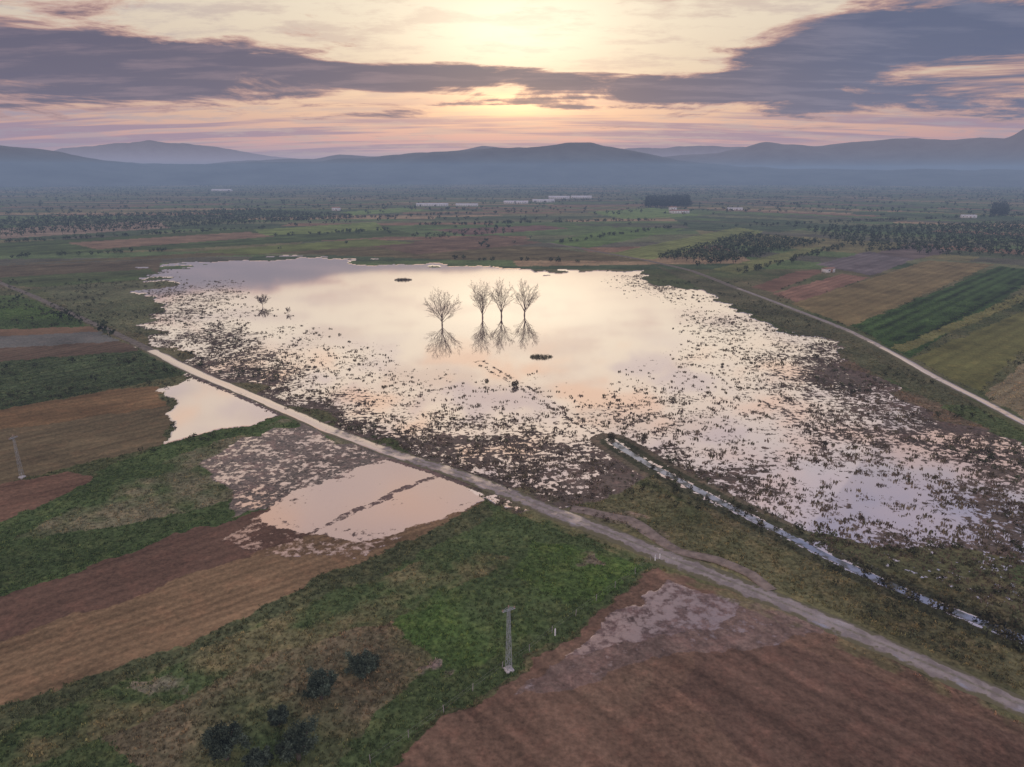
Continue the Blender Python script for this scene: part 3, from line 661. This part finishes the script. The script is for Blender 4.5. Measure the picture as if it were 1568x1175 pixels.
WP=simple('white_post',(.7,.7,.68,1))
for u,v in [(1003,858),(850,972),(1010,856)]:
    X_,Y_=g(u,v);Vt,Ft=tube([(np.array([0,0,-.2]),np.array([0,0,1.1]),.14,.13),(np.array([0,0,1.1]),np.array([0,0,1.25]),.13,.04)],8);o=mesh_np('boundary_post',Vt,Ft,WP);o.location=(X_,Y_,0)

# =============== BUILDINGS ===============
WALL=simple('whitewashed_wall',(.66,.65,.62,1),var=.12,scale=.3);ROOFM=simple('pale_sheet_roof',(.54,.53,.52,1),var=.15,scale=.2);GLS=simple('window_glass',(.05,.06,.07,1),rough=.2,spec=.5);TILE=simple('clay_tile_roof',(.30,.18,.13,1))
def bldg(name,u,v,L,W,Hh,ang,roof=ROOFM):
    X_,Y_=g(u,v);e=empty(name,(X_,Y_,0));e.rotation_euler=(0,0,ang)
    Vt,Ft=boxv((0,0,Hh/2-.3),(L,W,Hh+.6));o=mesh_np('walls',Vt,Ft,WALL);o.parent=e
    rh=W*.16;a=L/2+.4;c=W/2+.4
    Vr=np.array([(-a,-c,Hh+.01),(a,-c,Hh+.01),(a,c,Hh+.01),(-a,c,Hh+.01),(-a,0,Hh+rh),(a,0,Hh+rh)])
    me=bpy.data.meshes.new('roof');me.from_pydata([tuple(q) for q in Vr],[],[(0,1,5,4),(2,3,4,5),(3,2,1,0),(0,4,3),(1,2,5)]);me.materials.append(roof)
    o=bpy.data.objects.new('roof',me);scene.collection.objects.link(o);o.parent=e
    parts=[boxv((xx,s_*(W/2+.02),Hh*.58),(1.6,.1,Hh*.28)) for xx in np.arange(-L/2+3,L/2-2,5.5) for s_ in(-1,1)]
    if parts:
        Vt,Ft=join(parts);o=mesh_np('windows',Vt,Ft,GLS);o.parent=e
    Vt,Ft=boxv((L*.1,-(W/2+.04),1.3),(2.2,.12,2.6));o=mesh_np('door',Vt,Ft,TILE);o.parent=e
bldg('farm_warehouse',662,316,72,14,4.5,.05);bldg('farm_warehouse',715,316,50,13,4,-.03);bldg('farm_warehouse',790,312,60,16,4.5,.0);bldg('farm_warehouse',832,310,56,16,5,.1)
bldg('farm_warehouse',856,305,60,18,6,.0);bldg('farm_warehouse',890,304,60,18,5,.05);bldg('farmhouse',1040,327,36,12,5,.2,TILE);bldg('farmhouse',1030,323,14,9,7,.2,TILE)
bldg('farm_warehouse',1125,322,30,10,3.5,-.1);bldg('farm_warehouse',340,293,80,20,5,0);bldg('farm_warehouse',120,270,150,30,10,0);bldg('farmhouse',1482,334,24,9,4,-.15)
bldg('farmhouse',1268,417,9,5,3,.4,TILE);bldg('farmhouse',515,323,16,10,6,0,TILE)

# =============== HILLS ===============
HM=simple('hill_scrub',(.05,.062,.055,1),var=.5,scale=.004)
def ridge(name,pts,D,depth,seed):
    pu=[p[0] for p in pts];pv=[p[1] for p in pts]
    azs=np.linspace(math.radians(-58),math.radians(58),520);uu=784+1108.4*np.tan(azs);vv=np.interp(uu,pu,pv)
    vv=vv+(fbm(uu/40,uu*0+seed,4,seed)-.5)*4.5
    bb=587.5-vv;dy=F*CP+bb*SP;dz=-F*SP+bb*CP;a_=uu-784
    slope=dz/np.hypot(dy*np.tan(azs),dy)
    zt=H+D*slope
    T=np.linspace(0,1,36);AZ,TT=np.meshgrid(azs,T,indexing='ij')
    R=D+(TT-.5)*depth;XX=R*np.sin(AZ);YY=R*np.cos(AZ)
    prof_=np.sin(np.pi*TT)**1.4*(1+.5*(fbm(XX/500,YY/500,5,seed)-.5)*np.clip(abs(TT-.5)*6,0,1))
    ZZ=np.maximum(zt,2)[:,None]*prof_-3
    ii=np.arange(AZ.size).reshape(AZ.shape)
    FF=np.stack([ii[:-1,:-1],ii[1:,:-1],ii[1:,1:],ii[:-1,1:]],-1).reshape(-1,4)
    mesh_np(name,np.stack([XX.ravel(),YY.ravel(),ZZ.ravel()],-1),FF,HM,smooth=True)
ridge('near_hills',[(-600,205),(-100,216),(0,221),(60,226),(110,234),(160,245),(220,251),(300,251),(400,248),(480,247),(560,241),(640,234),(700,230),(760,228),(820,226),(870,221),(905,219),(940,226),(980,233),(1040,246),(1140,255),(1250,259),(1700,259)],5600,2200,2)
ridge('middle_hills',[(-600,250),(0,262),(300,252),(380,245),(480,243),(520,236),(600,240),(700,230),(740,222),(770,225),(900,240),(1000,243),(1100,233),(1170,218),(1240,224),(1300,216),(1390,211),(1440,215),(1490,209),(1530,211),(1555,199),(1590,197),(1800,185),(2200,200)],8800,2600,4)
ridge('far_hills',[(-600,250),(0,250),(100,228),(180,219),(240,216),(330,226),(420,240),(520,246),(880,243),(960,228),(1060,224),(1150,226),(1300,235),(2200,240)],26000,3500,6)

# =============== HAZE ===============
def haze(name,zt,sig,colr,S=45000):
    Vt,Ft=boxv((0,S*.5-3000,zt/2-20),(S*2,S+6000,zt+40))
    mt,b=newmat(name+'_air');ab=b.n('ShaderNodeVolumeAbsorption');ab.inputs[0].default_value=(0,0,0,1);ab.inputs[1].default_value=sig
    em=b.n('ShaderNodeEmission');em.inputs[0].default_value=colr;em.inputs[1].default_value=sig
    a=b.n('ShaderNodeAddShader');b.nt.links.new(ab.outputs[0],a.inputs[0]);b.nt.links.new(em.outputs[0],a.inputs[1]);b.nt.links.new(a.outputs[0],b.out.inputs['Volume'])
    mesh_np(name,Vt,Ft,mt)
haze('valley_haze',125,.00014,s2l(104,134,166))
haze('upper_haze',430,.000065,s2l(166,156,174),S=44000)

# =============== CAMERA ===============
cd=bpy.data.cameras.new('camera');cd.sensor_width=36;cd.lens=36*F/1568;cd.clip_end=200000;cd.clip_start=.5
co=bpy.data.objects.new('camera',cd);co.location=(0,0,H);co.rotation_euler=(math.pi/2-PITCH,0,0);scene.collection.objects.link(co);scene.camera=co
scene.view_settings.view_transform='Standard';scene.view_settings.look='None';scene.view_settings.exposure=0
